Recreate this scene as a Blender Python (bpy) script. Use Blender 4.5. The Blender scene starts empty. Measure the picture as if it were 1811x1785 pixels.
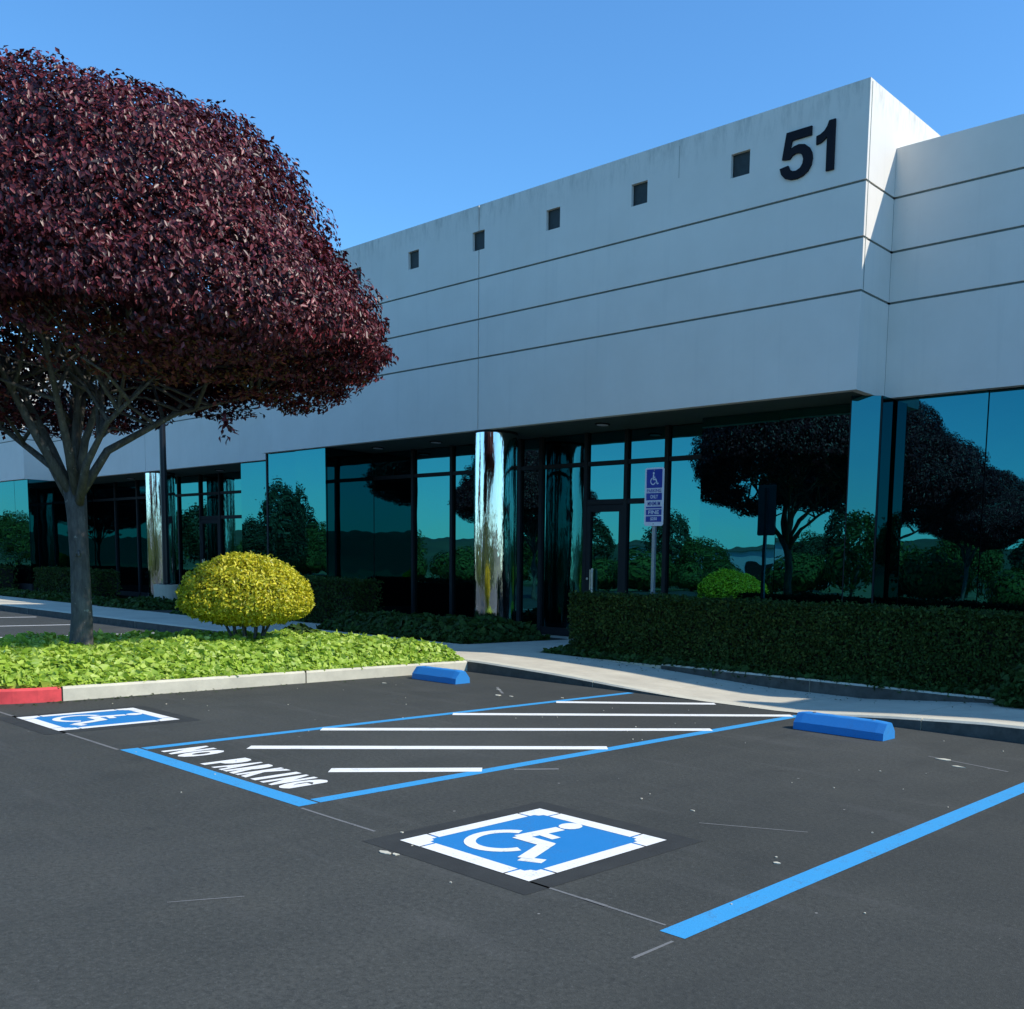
import bpy, math, random
import numpy as np
from mathutils import Vector, Matrix, noise

S = bpy.context.scene
COL = S.collection
R = math.radians
random.seed(5)
rng = np.random.default_rng(7)

# ------------------------------------------------------------------ camera
camd = bpy.data.cameras.new('camera'); cam = bpy.data.objects.new('camera', camd); COL.objects.link(cam)
right = Vector((0.77127946, 0.63591384, 0.02723219))
down = Vector((0.09049359, -0.06720597, -0.99362683))
fwd = Vector((-0.63003088, 0.7688283, -0.10938071))
m = Matrix.Identity(4)
for i in range(3):
    m[i][0] = right[i]; m[i][1] = -down[i]; m[i][2] = -fwd[i]
m[2][3] = 1.4
cam.matrix_world = m
camd.sensor_width = 36; camd.sensor_fit = 'HORIZONTAL'
camd.lens = 36 * 1746.2 / 1811
camd.shift_x = (905.5 - 1178.9) / 1811
camd.shift_y = (1205.3 - 892.5) / 1811
camd.clip_start = 0.05; camd.clip_end = 3000
S.camera = cam

# ------------------------------------------------------------------ world, sun, exposure
SUN = Vector((0.87, 0.45, 1.0)).normalized()          # towards the sun
elev = math.asin(SUN.z)
W = bpy.data.worlds.new('World'); S.world = W; W.use_nodes = True
nt = W.node_tree; nt.nodes.clear()
sky = nt.nodes.new('ShaderNodeTexSky'); sky.sky_type = 'NISHITA'; sky.sun_disc = False
sky.sun_elevation = elev; sky.sun_rotation = math.atan2(SUN.x, SUN.y)
sky.altitude = 300; sky.air_density = 1.15; sky.dust_density = 0.3; sky.ozone_density = 3.2
bg = nt.nodes.new('ShaderNodeBackground'); bg.inputs['Strength'].default_value = 0.15
wo = nt.nodes.new('ShaderNodeOutputWorld')
tint = nt.nodes.new('ShaderNodeMix'); tint.data_type = 'RGBA'; tint.blend_type = 'MULTIPLY'; tint.inputs[0].default_value = 1
tint.inputs[7].default_value = (0.54, 0.94, 1.20, 1)          # clear, deep blue spring sky
nt.links.new(sky.outputs[0], tint.inputs[6]); nt.links.new(tint.outputs[2], bg.inputs[0]); nt.links.new(bg.outputs[0], wo.inputs[0])
sd = bpy.data.lights.new('sun', 'SUN'); sun = bpy.data.objects.new('sun', sd); COL.objects.link(sun)
sd.energy = 3.85; sd.angle = R(0.53); sd.color = (1.0, 0.935, 0.82)
sun.rotation_euler = SUN.to_track_quat('Z', 'Y').to_euler()
S.view_settings.view_transform = 'Standard'; S.view_settings.look = 'None'
S.view_settings.exposure = 0.36; S.view_settings.gamma = 1; S.view_settings.use_curve_mapping = False
S.cycles.max_bounces = 10; S.cycles.glossy_bounces = 8

# ------------------------------------------------------------------ materials
class NB:
    def __init__(s, name):
        s.m = bpy.data.materials.new(name); s.m.use_nodes = True
        s.t = s.m.node_tree; s.p = s.t.nodes['Principled BSDF']; s.out = s.t.nodes['Material Output']
        s.tc = s.t.nodes.new('ShaderNodeTexCoord')
    def n(s, t, **k):
        o = s.t.nodes.new(t)
        for a, b in k.items():
            if a in o.inputs: o.inputs[a].default_value = b
            else: setattr(o, a, b)
        return o
    def l(s, a, b): s.t.links.new(a, b)
    def noise(s, scale, detail=4, rough=.55, vec=None, stretch=None):
        o = s.n('ShaderNodeTexNoise'); o.inputs['Scale'].default_value = scale
        o.inputs['Detail'].default_value = detail; o.inputs['Roughness'].default_value = rough
        v = vec or s.tc.outputs['Object']
        if stretch:
            mp = s.n('ShaderNodeMapping'); mp.inputs['Scale'].default_value = stretch
            s.l(v, mp.inputs[0]); v = mp.outputs[0]
        s.l(v, o.inputs['Vector']); return o.outputs['Fac']
    def ramp(s, fac, stops):
        o = s.n('ShaderNodeValToRGB'); e = o.color_ramp.elements
        while len(e) < len(stops): e.new(0.5)
        for i, (p, c) in enumerate(stops):
            e[i].position = p; e[i].color = (c if len(c) == 4 else tuple(c) + (1,)) if hasattr(c, '__len__') else (c, c, c, 1)
        s.l(fac, o.inputs[0]); return o.outputs[0]
    def mix(s, fac, a, b, mode='MIX'):
        o = s.n('ShaderNodeMix'); o.data_type = 'RGBA'; o.blend_type = mode
        for v, i in ((fac, 0), (a, 6), (b, 7)):
            if hasattr(v, 'is_linked'): s.l(v, o.inputs[i])
            else: o.inputs[i].default_value = v if i == 0 else (tuple(v) + (1,) if len(v) == 3 else v)
        return o.outputs[2]
    def math(s, op, a, b=0.0):
        o = s.n('ShaderNodeMath'); o.operation = op
        for v, i in ((a, 0), (b, 1)):
            if hasattr(v, 'is_linked'): s.l(v, o.inputs[i])
            else: o.inputs[i].default_value = v
        return o.outputs[0]
    def bump(s, h, strength, dist=0.01):
        o = s.n('ShaderNodeBump'); o.inputs['Strength'].default_value = strength
        o.inputs['Distance'].default_value = dist; s.l(h, o.inputs['Height'])
        s.l(o.outputs[0], s.p.inputs['Normal']); return o
    def base(s, c):
        if hasattr(c, 'is_linked'): s.l(c, s.p.inputs['Base Color'])
        else: s.p.inputs['Base Color'].default_value = tuple(c) + (1,)
    def rough(s, r):
        if hasattr(r, 'is_linked'): s.l(r, s.p.inputs['Roughness'])
        else: s.p.inputs['Roughness'].default_value = r

def simple(name, c, rough=.6, metal=0.0, var=0.12, scale=6, bump=0.0, bscale=60):
    b = NB(name)
    f = b.noise(scale, 5)
    c = tuple(c)
    b.base(b.ramp(f, [(.3, tuple(x * (1 - var) for x in c)), (.7, tuple(min(1, x * (1 + var)) for x in c))]))
    b.rough(rough); b.p.inputs['Metallic'].default_value = metal
    if bump: b.bump(b.noise(bscale, 4), bump, .004)
    return b.m

def asphalt():
    b = NB('asphalt')
    ob = b.tc.outputs['Object']
    big = b.noise(.35, 5, .6); mid = b.noise(2.2, 5, .65); fine = b.noise(70, 3, .8); vf = b.noise(160, 2, .8)
    c = b.ramp(mid, [(.25, (.032, .034, .029)), (.5, (.042, .0445, .038)), (.8, (.056, .058, .049))])
    c = b.mix(b.ramp(big, [(.35, 0), (.7, 1)]), c, b.mix(.5, c, (.080, .083, .075)))
    # aggregate: pale and dark stones
    c = b.mix(b.ramp(fine, [(.56, 0), (.72, .55)]), c, (.14, .145, .14))
    c = b.mix(b.ramp(vf, [(.28, .7), (.45, 0)]), c, (.015, .017, .016))
    gr = b.noise(38, 4, .75); c = b.mix(b.ramp(gr, [(.36, .6), (.5, 0)]), c, (.024, .026, .024)); c = b.mix(b.ramp(gr, [(.55, 0), (.72, .5)]), c, (.105, .108, .10))
    # faint wheel scuffs drawn across the bays
    sc = b.noise(1.0, 4, .6, stretch=(.5, 3.5, 1))
    c = b.mix(b.ramp(sc, [(.58, 0), (.75, .35)]), c, (.10, .10, .095))
    dr = b.noise(3.3, 2, .5); c = b.mix(b.ramp(dr, [(.70, 0), (.80, .45)]), c, (.020, .021, .019))
    sd_ = b.noise(.16, 3, .5); c = b.mix(b.ramp(sd_, [(.38, .45), (.55, 0)]), c, (.034, .037, .034))
    tr_ = b.noise(1.0, 3, .6, stretch=(3.2, .22, 1)); c = b.mix(b.ramp(tr_, [(.56, 0), (.74, .30)]), c, (.030, .032, .029))
    # tiny bright bits
    v = b.n('ShaderNodeTexVoronoi'); v.inputs['Scale'].default_value = 5.5; b.l(ob, v.inputs['Vector'])
    w = b.n('ShaderNodeTexWhiteNoise'); w.noise_dimensions = '3D'; b.l(v.outputs['Position'], w.inputs['Vector'])
    spot = b.math('MULTIPLY', b.math('LESS_THAN', v.outputs['Distance'], .045), b.math('GREATER_THAN', w.outputs['Value'], .80))
    c = b.mix(b.math('MULTIPLY', spot, .6), c, (.33, .32, .30))
    b.base(c); b.rough(b.ramp(mid, [(.3, .82), (.7, .95)])); b.p.inputs['Specular IOR Level'].default_value = .35
    h = b.math('ADD', b.math('MULTIPLY', fine, 1.0), b.math('MULTIPLY', vf, .5))
    b.bump(h, .55, .006)
    return b.m

def paint(name, c, wear=.35, wscale=9):
    """road paint, worn through to the asphalt here and there"""
    b = NB(name)
    f = b.noise(wscale, 6, .75); g = b.noise(90, 3, .8)
    col = b.mix(b.ramp(f, [(.35, 0), (.75, .35)]), c, tuple(min(1, x * 1.25 + .02) for x in c))
    mask = b.ramp(b.math('ADD', b.math('MULTIPLY', f, .55), b.math('MULTIPLY', g, .45)), [(.53, 0), (.64, wear)])
    col = b.mix(mask, col, (.055, .058, .056))
    b.base(col); b.rough(.7); b.bump(g, .5, .004)
    return b.m

def facade_paint():
    b = NB('painted_concrete')
    f = b.noise(1.3, 5, .6); g = b.noise(40, 4, .6)
    c = b.ramp(f, [(.3, (.76, .70, .62)), (.7, (.82, .76, .68))])
    oi = b.n('ShaderNodeObjectInfo'); c = b.mix(b.math('MULTIPLY', oi.outputs['Random'], .14), c, (.60, .60, .58))
    geo = b.n('ShaderNodeNewGeometry'); sep = b.n('ShaderNodeSeparateXYZ'); b.l(geo.outputs['Position'], sep.inputs[0])
    z = b.math('MULTIPLY', b.math('SUBTRACT', sep.outputs[2], 7.35), 2.1)
    st = b.noise(1.0, 6, .75, vec=geo.outputs['Position'], stretch=(7, 7, 1.6))
    sp = b.noise(9.0, 4, .7, vec=geo.outputs['Position'])
    grime = b.math('MULTIPLY', b.math('MINIMUM', b.math('MAXIMUM', z, 0), 1), b.ramp(st, [(.46, 0), (.66, 1)]))
    c = b.mix(b.math('MULTIPLY', grime, .62), c, (.34, .34, .30))
    strk = b.noise(1.0, 3, .6, vec=geo.outputs['Position'], stretch=(6, 6, .25))
    c = b.mix(b.ramp(strk, [(.56, 0), (.8, .13)]), c, (.40, .40, .38))
    c = b.mix(b.ramp(sp, [(.66, 0), (.8, .16)]), c, (.40, .39, .37))
    b.base(c); b.rough(.75); b.bump(g, .22, .004)
    return b.m

def tinted_glass(name, tint, waves=.35):
    b = NB(name)
    b.t.nodes.remove(b.p)
    gl = b.n('ShaderNodeBsdfGlossy'); gl.inputs['Roughness'].default_value = .008
    gl.inputs['Color'].default_value = tuple(tint) + (1,)
    df = b.n('ShaderNodeBsdfDiffuse'); df.inputs['Color'].default_value = (.004, .010, .012, 1)
    lw = b.n('ShaderNodeLayerWeight'); lw.inputs['Blend'].default_value = .12
    fr = b.n('ShaderNodeBsdfGlossy'); fr.inputs['Roughness'].default_value = .008; fr.inputs['Color'].default_value = (.8, .9, .95, 1)
    rnd = b.n('ShaderNodeNewGeometry')
    nz = b.noise(.9, 2, .5, vec=rnd.outputs['Position'])
    bp = b.n('ShaderNodeBump'); bp.inputs['Strength'].default_value = waves; bp.inputs['Distance'].default_value = .006
    b.l(nz, bp.inputs['Height'])
    for o in (gl, fr): b.l(bp.outputs[0], o.inputs['Normal'])
    m1 = b.n('ShaderNodeMixShader'); m1.inputs[0].default_value = .9; b.l(df.outputs[0], m1.inputs[1]); b.l(gl.outputs[0], m1.inputs[2])
    m2 = b.n('ShaderNodeMixShader'); b.l(b.math('MULTIPLY', lw.outputs['Fresnel'], .12), m2.inputs[0])
    b.l(m1.outputs[0], m2.inputs[1]); b.l(fr.outputs[0], m2.inputs[2])
    b.l(m2.outputs[0], b.out.inputs[0])
    return b.m

def chrome():
    b = NB('polished_steel')
    b.base((.80, .80, .79)); b.p.inputs['Metallic'].default_value = 1
    f = b.noise(1.0, 5, .6, stretch=(9, 9, .9)); b.rough(b.ramp(f, [(.3, .03), (.8, .10)]))
    h = b.noise(1.0, 4, .55, stretch=(8, 8, .8)); b.bump(h, .55, .02)
    return b.m

def leaf(name, cols, rough=.45, transl=.25, spec=.5, hs=None):
    b = NB(name)
    geo = b.n('ShaderNodeNewGeometry')
    c = b.ramp(geo.outputs['Random Per Island'], [(i / (len(cols) - 1), c) for i, c in enumerate(cols)])
    b.base(c); b.rough(rough); b.p.inputs['Specular IOR Level'].default_value = spec
    tr = b.n('ShaderNodeBsdfTranslucent'); b.l(b.mix(1.0, c, (1.15, 1.15, .8), 'MULTIPLY'), tr.inputs[0])
    mx = b.n('ShaderNodeMixShader'); mx.inputs[0].default_value = transl
    b.l(b.p.outputs[0], mx.inputs[1]); b.l(tr.outputs[0], mx.inputs[2]); b.l(mx.outputs[0], b.out.inputs[0])
    return b.m

def bark():
    b = NB('bark')
    f = b.noise(1.0, 6, .7, stretch=(22, 22, 5)); g = b.noise(3.5, 4)
    c = b.ramp(f, [(.3, (.045, .042, .040)), (.6, (.125, .118, .108)), (.8, (.20, .185, .165))])
    c = b.mix(b.ramp(g, [(.55, 0), (.75, .5)]), c, (.25, .22, .18)); c = b.mix(b.ramp(b.noise(14, 3, .6), [(.66, 0), (.72, .7)]), c, (.40, .37, .32))
    b.base(c); b.rough(.9); b.bump(f, .9, .02)
    return b.m

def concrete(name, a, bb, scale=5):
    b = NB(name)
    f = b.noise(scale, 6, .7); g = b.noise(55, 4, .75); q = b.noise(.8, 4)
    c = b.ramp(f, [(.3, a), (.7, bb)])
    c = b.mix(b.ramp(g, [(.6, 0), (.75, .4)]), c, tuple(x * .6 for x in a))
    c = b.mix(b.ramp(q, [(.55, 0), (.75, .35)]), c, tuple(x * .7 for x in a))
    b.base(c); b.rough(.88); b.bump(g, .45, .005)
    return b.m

M = dict(
    asphalt=asphalt(),
    patch=simple('sealed_asphalt', (.024, .026, .024), .85, var=.25, scale=5, bump=.5, bscale=90),
    white=paint('white_road_paint', (.74, .74, .72), .45),
    bright=paint('fresh_white_paint', (.80, .79, .75), .45),
    blue=paint('blue_road_paint', (.032, .29, .58), .55),
    symbol=paint('symbol_blue_paint', (.006, .185, .47), .30, 3),
    ghost=paint('faded_paint', (.16, .16, .155), 1.0, 2.5),
    wall=facade_paint(),
    joint=simple('wall_joint', (.17, .20, .18), .9, scale=8),
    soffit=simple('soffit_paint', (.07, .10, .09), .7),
    glass=tinted_glass('reflective_glass', (.028, .185, .215), .7),
    glassdark=tinted_glass('entrance_glass', (.032, .20, .22), .5),
    frame=simple('dark_bronze_frame', (.006, .007, .008), .75, var=.2),
    chrome=chrome(),
    steel=simple('brushed_steel', (.55, .55, .54), .3, 1.0),
    kerb=concrete('kerb_concrete', (.50, .47, .37), (.64, .60, .47)),
    walk=concrete('sidewalk_concrete', (.47, .425, .33), (.60, .55, .43), 3),
    red=simple('red_kerb_paint', (.66, .060, .065), .7, var=.22, scale=9, bump=.3),
    kerbface=concrete('shaded_kerb_concrete', (.050, .048, .042), (.12, .115, .10), 7),  # kerb front faces turned from the sun: shade painted into the colour
    soil=simple('soil', (.03, .024, .016), .95, var=.3, scale=12, bump=.8, bscale=25),
    black=simple('black_paint', (.006, .006, .009), .35, var=.1),
    number=simple('number_black', (.004, .004, .010), .95, var=.1),
    vent=simple('vent_tile', (.016, .024, .024), .6, var=.3, scale=14),
    stopblue=paint('wheel_stop_paint', (.014, .21, .55), .25, 7),
    signblue=simple('sign_blue', (.012, .035, .30), .4, var=.05),
    signwhite=simple('sign_white', (.62, .66, .74), .45, var=.05),
    galv=simple('galvanised_steel', (.32, .34, .37), .45, .6, scale=20),
    bark=bark(),
    purple=leaf('purple_leaf', [(.012, .003, .004), (.055, .007, .010), (.13, .012, .018), (.024, .005, .006), (.24, .050, .055), (.07, .014, .016)], .40, .08, .38),
    yellow=leaf('yellow_leaf', [(.20, .23, .012), (.62, .58, .03), (.88, .80, .08), (.40, .46, .03), (.78, .68, .05)], .45, .35),
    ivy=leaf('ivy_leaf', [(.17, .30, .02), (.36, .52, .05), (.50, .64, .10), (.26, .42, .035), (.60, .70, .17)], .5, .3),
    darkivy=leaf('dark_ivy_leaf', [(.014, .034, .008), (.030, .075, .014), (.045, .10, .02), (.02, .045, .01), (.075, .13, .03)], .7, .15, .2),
    hedge=leaf('hedge_leaf', [(.010, .026, .005), (.022, .055, .010), (.038, .085, .014), (.015, .038, .007), (.075, .12, .025)], .7, .12, .2),
    twig=simple('twigs', (.012, .012, .008), .95, var=.3),
    green=leaf('green_leaf', [(.03, .05, .014), (.07, .12, .02), (.13, .18, .03), (.05, .08, .018)], .8, .2),
    pine=leaf('dark_green_leaf', [(.012, .03, .012), (.025, .055, .02), (.035, .07, .025)], .6, .1),
    grass=simple('dry_grass', (.10, .12, .04), .95, var=.35, scale=.3),
    hill=simple('hill_cover', (.05, .065, .03), .95, var=.45, scale=.05),
    tail=simple('lamp_globe', (.7, .7, .7), .5),
)

# ------------------------------------------------------------------ mesh helpers
def mk(name, V, F, mat, parent=None, smooth=False, loc=None):
    me = bpy.data.meshes.new(name)
    me.from_pydata([tuple(v) for v in V], [], F); me.update()
    if isinstance(mat, (list, tuple)):
        for q in mat: me.materials.append(q)
    else: me.materials.append(mat)
    if smooth:
        for p in me.polygons: p.use_smooth = True
    o = bpy.data.objects.new(name, me); COL.objects.link(o)
    if parent: o.parent = parent
    if loc: o.location = loc
    return o

def tag(o, label=None, cat=None, group=None, kind=None):
    if label: o['label'] = label
    if cat: o['category'] = cat
    if group: o['group'] = group
    if kind: o['kind'] = kind
    return o

def empty(name, loc=(0, 0, 0), rz=0):
    o = bpy.data.objects.new(name, None); COL.objects.link(o); o.location = loc; o.rotation_euler.z = rz
    o.empty_display_size = .2
    return o

class B:
    """collects shapes into one mesh"""
    def __init__(s): s.V = []; s.F = []
    def box(s, x0, x1, y0, y1, z0, z1):
        n = len(s.V)
        s.V += [(x0, y0, z0), (x1, y0, z0), (x1, y1, z0), (x0, y1, z0), (x0, y0, z1), (x1, y0, z1), (x1, y1, z1), (x0, y1, z1)]
        s.F += [tuple(n + i for i in f) for f in ((0, 3, 2, 1), (4, 5, 6, 7), (0, 1, 5, 4), (1, 2, 6, 5), (2, 3, 7, 6), (3, 0, 4, 7))]
        return s
    def prism(s, pts, z0, z1):
        """pts: outline in the XY plane, counter-clockwise"""
        n = len(s.V); k = len(pts)
        s.V += [(x, y, z0) for x, y in pts] + [(x, y, z1) for x, y in pts]
        s.F += [tuple(n + i for i in reversed(range(k))), tuple(n + k + i for i in range(k))]
        s.F += [(n + i, n + (i + 1) % k, n + k + (i + 1) % k, n + k + i) for i in range(k)]
        return s
    def prismY(s, pts, y0, y1):
        """pts: outline in the XZ plane, counter-clockwise seen from -Y"""
        n = len(s.V); k = len(pts)
        s.V += [(x, y0, z) for x, z in pts] + [(x, y1, z) for x, z in pts]
        s.F += [tuple(n + i for i in range(k)), tuple(n + k + i for i in reversed(range(k)))]
        s.F += [(n + (i + 1) % k, n + i, n + k + i, n + k + (i + 1) % k) for i in range(k)]
        return s
    def tube(s, pts, rad, k=8, cap=True):
        pts = [Vector(p) for p in pts]
        if not hasattr(rad, '__len__'): rad = [rad] * len(pts)
        n = len(s.V); up = None
        for i, p in enumerate(pts):
            d = (pts[min(i + 1, len(pts) - 1)] - pts[max(i - 1, 0)]).normalized()
            if up is None: up = d.orthogonal().normalized()
            a = (up - d * up.dot(d)).normalized(); up = a; c = d.cross(a)
            for j in range(k):
                t = 2 * math.pi * j / k
                s.V.append(tuple(p + (a * math.cos(t) + c * math.sin(t)) * rad[i]))
        for i in range(len(pts) - 1):
            for j in range(k):
                q = n + i * k
                s.F.append((q + j, q + (j + 1) % k, q + k + (j + 1) % k, q + k + j))
        if cap:
            s.F.append(tuple(n + j for j in reversed(range(k))))
            q = n + (len(pts) - 1) * k; s.F.append(tuple(q + j for j in range(k)))
        return s
    def sheet(s, pts, z):
        n = len(s.V); s.V += [(x, y, z) for x, y in pts]; s.F.append(tuple(range(n, n + len(pts)))); return s
    def make(s, name, mat, parent=None, smooth=False): return mk(name, s.V, s.F, mat, parent, smooth)

def fbm(p, sc, seed=0.0):
    return noise.noise(Vector(p) * sc + Vector((seed, seed * 1.7, -seed)))

def leaves(name, P, N, size, mat, parent=None, droop=0.5, aspect=.55, jit=.7, fold=.25, heart=False, seed=1, tipdir=None):
    """P: leaf positions, N: outward normals; each leaf is a small folded blade of its own"""
    r = np.random.default_rng(seed)
    n = len(P)
    N = N + r.normal(0, jit, (n, 3)); N /= np.linalg.norm(N, axis=1)[:, None] + 1e-9
    T = r.normal(0, 1, (n, 3)); T[:, 2] -= droop * 2.2
    if tipdir is not None: T += np.array(tipdir)
    T -= N * (T * N).sum(1)[:, None]; T /= np.linalg.norm(T, axis=1)[:, None] + 1e-9
    Bn = np.cross(N, T)
    s = size * r.uniform(.65, 1.25, n)[:, None]
    w = s * aspect * .5
    fo = N * s * fold * r.uniform(.2, 1, n)[:, None]
    if heart:
        prof = [(0, 0, 0), (-.12, 1, 1), (.35, 1.1, .8), (1, 0, 0), (.35, -1.1, .8), (-.12, -1, 1)]
        faces = [(0, 1, 2, 3), (0, 3, 4, 5)]
    else:
        prof = [(0, 0, 0), (.42, 1, 1), (1, 0, 0), (.42, -1, 1)]
        faces = [(0, 1, 2), (0, 2, 3)]
    k = len(prof)
    V = np.empty((n, k, 3))
    for i, (a, b, c) in enumerate(prof):
        V[:, i] = P + T * s * a + Bn * w * b + fo * c
    V = V.reshape(-1, 3)
    fl = len(faces[0]); F = np.array(faces)
    idx = (np.arange(n)[:, None, None] * k + F[None]).reshape(-1)
    me = bpy.data.meshes.new(name)
    me.vertices.add(len(V)); me.vertices.foreach_set('co', V.astype(np.float32).reshape(-1))
    me.loops.add(len(idx)); me.loops.foreach_set('vertex_index', idx.astype(np.int32))
    nf = n * len(faces)
    me.polygons.add(nf); me.polygons.foreach_set('loop_start', (np.arange(nf) * fl).astype(np.int32))
    me.polygons.foreach_set('loop_total', np.full(nf, fl, np.int32))
    me.update(calc_edges=True); me.materials.append(mat)
    o = bpy.data.objects.new(name, me); COL.objects.link(o)
    if parent: o.parent = parent
    o['kind'] = 'stuff'
    return o

def vnoise(P, sc, seed=0):
    """cheap smooth noise for arrays"""
    r = np.random.default_rng(seed); out = np.zeros(len(P))
    for i in range(5):
        k = r.normal(0, 1, 3) * sc * (1 + .6 * i); out += np.sin(P @ k + r.uniform(0, 6.3)) / (1 + .5 * i)
    return out / 2.2

def copy_tree(o, parent=None):
    c = o.copy(); COL.objects.link(c)
    if parent: c.parent = parent
    for ch in list(o.children): copy_tree(ch, c)
    return c

# ------------------------------------------------------------------ ground, hills
b = B(); b.sheet([(-900, -900), (900, -900), (900, 900), (-900, 900)], -.03)
tag(b.make('ground', M['grass']), kind='structure')
b = B(); b.sheet([(-75, -27), (45, -27), (45, 8.62), (-75, 8.62)], 0)
lot = tag(b.make('parking_lot', M['asphalt']), kind='structure')
b = B()
V = []; Fh = []
nx = 90
for j in range(6):
    for i in range(nx):
        t = R(-178 + 172 * i / (nx - 1)); rr = 170 + j * 45
        x, y = rr * math.cos(t) - 20, rr * math.sin(t)
        hh = [0, 5, 10, 14.5, 11, 0][j] * (.75 + .5 * fbm((x, y, 0), .009, 3)) + fbm((x, y, 0), .07, 1) * 2.6 * (0 < j < 5)
        V.append((x, y, max(hh, -.5) if j else -.5))
for j in range(5):
    for i in range(nx - 1):
        a = j * nx + i; Fh.append((a, a + 1, a + nx + 1, a + nx))
tag(mk('hills', V, Fh, M['hill'], smooth=True), kind='structure')

# ------------------------------------------------------------------ kerbs, sidewalk, planters
def hk(x):
    """height of the kerb and sidewalk: it dips to the asphalt at the curb ramp"""
    pts = [(-200, .15), (-10.3, .15), (-8.7, .105), (-7.3, .035), (-6.7, .008), (-5.4, .008), (-4.3, .09), (-3.4, .14), (-2.6, .15), (200, .15)]
    for (a, ha), (c, hc) in zip(pts, pts[1:]):
        if a <= x <= c: return ha + (hc - ha) * (x - a) / (c - a)

kerb = empty('kerb'); tag(kerb, kind='structure')
def kerb_strip(x0, x1, y0, y1, zb=-.05, fn=hk, mat='kerb', name='kerb_stone', parent=kerb):
    k = max(1, int((x1 - x0) / .3)); V = []; F = []
    for i in range(k + 1):
        x = x0 + (x1 - x0) * i / k; z = fn(x)
        V += [(x, y0, zb), (x, y0, z - min(.02, z * .3)), (x, y0 + .02, z), (x, y1, z), (x, y1, zb)]
    for i in range(k):
        a = i * 5
        F += [(a + q, a + 5 + q, a + 6 + q, a + 1 + q) for q in range(4)]
    F += [(0, 1, 2, 3, 4), tuple(k * 5 + q for q in (4, 3, 2, 1, 0))]
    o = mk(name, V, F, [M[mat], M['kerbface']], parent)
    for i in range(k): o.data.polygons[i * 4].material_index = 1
    return o
xs = [-60, -54, -48, -42, -36, -33, -30, -27, -24, -21, -18, -15.2, -14.0, -12.2, -10.55, -8.2, -5.9, -3.95, -1.5, 1.2, 4.2, 8, 14, 20]
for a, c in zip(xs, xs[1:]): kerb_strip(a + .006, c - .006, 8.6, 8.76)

# sidewalk slabs behind the kerb
walk = empty('sidewalk'); tag(walk, kind='structure')
xs = [-60 + 1.55 * i for i in range(52)]
for a, c in zip(xs, xs[1:]):
    k = 5; V = []; F = []
    for i in range(k + 1):
        x = a + .006 + (c - a - .012) * i / k
        z = hk(x) - .003
        V += [(x, 8.765, z), (x, 10.3, z), (x, 8.765, -.05), (x, 10.3, -.05)]
    for i in range(k):
        q = i * 4; F += [(q, q + 4, q + 5, q + 1), (q + 2, q + 6, q + 4, q), (q + 1, q + 5, q + 7, q + 3)]
    F += [(0, 1, 3, 2), (k * 4, k * 4 + 2, k * 4 + 3, k * 4 + 1)]
    mk('sidewalk_slab', V, F, M['walk'], walk)
# ground under the joints and building apron
b = B(); b.box(-60, 20, 8.762, 10.302, -.06, -.02)
tag(b.make('joint_bed', M['soil'], walk))
# planter ground with its low kerb, and entry walks
def slab(name, x0, x1, y0, y1, z0, z1, mat, kind='structure', parent=None):
    o = B().box(x0, x1, y0, y1, z0, z1).make(name, M[mat], parent)
    if not parent: tag(o, kind=kind)
    return o
beds = [(-60, -38.0), (-36.5, -27.6), (-25.6, -20.9), (-17.2, -12.75), (-11.05, 16)]
for a, c in beds: slab('planting_bed', a, c, 10.42, 12.75 if a < -12 else 12.9, -.05, .15, 'soil')
edges = [(-38.0, -36.5), (-27.6, -25.6), (-20.9, -17.2), (-12.75, -11.05)]
for a, c in edges:
    slab('entry_walk', a + .003, c - .003, 10.303, 14.2, -.05, .147, 'walk')
slab('entrance_floor', -19.6, -11.053, 12.76, 14.2, -.05, .143, 'walk')
pk = empty('planter_kerb'); tag(pk, kind='structure')
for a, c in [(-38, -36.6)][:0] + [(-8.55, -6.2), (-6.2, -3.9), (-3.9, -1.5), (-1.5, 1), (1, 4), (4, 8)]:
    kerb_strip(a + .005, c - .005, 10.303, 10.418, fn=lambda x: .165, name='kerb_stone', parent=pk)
slab('walk_edge', -11.05, -8.56, 10.303, 10.418, -.05, .14, 'walk')
for a, c in beds[:4]: slab('walk_edge', a, c, 10.303, 10.418, -.05, .146, 'walk')

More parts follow.
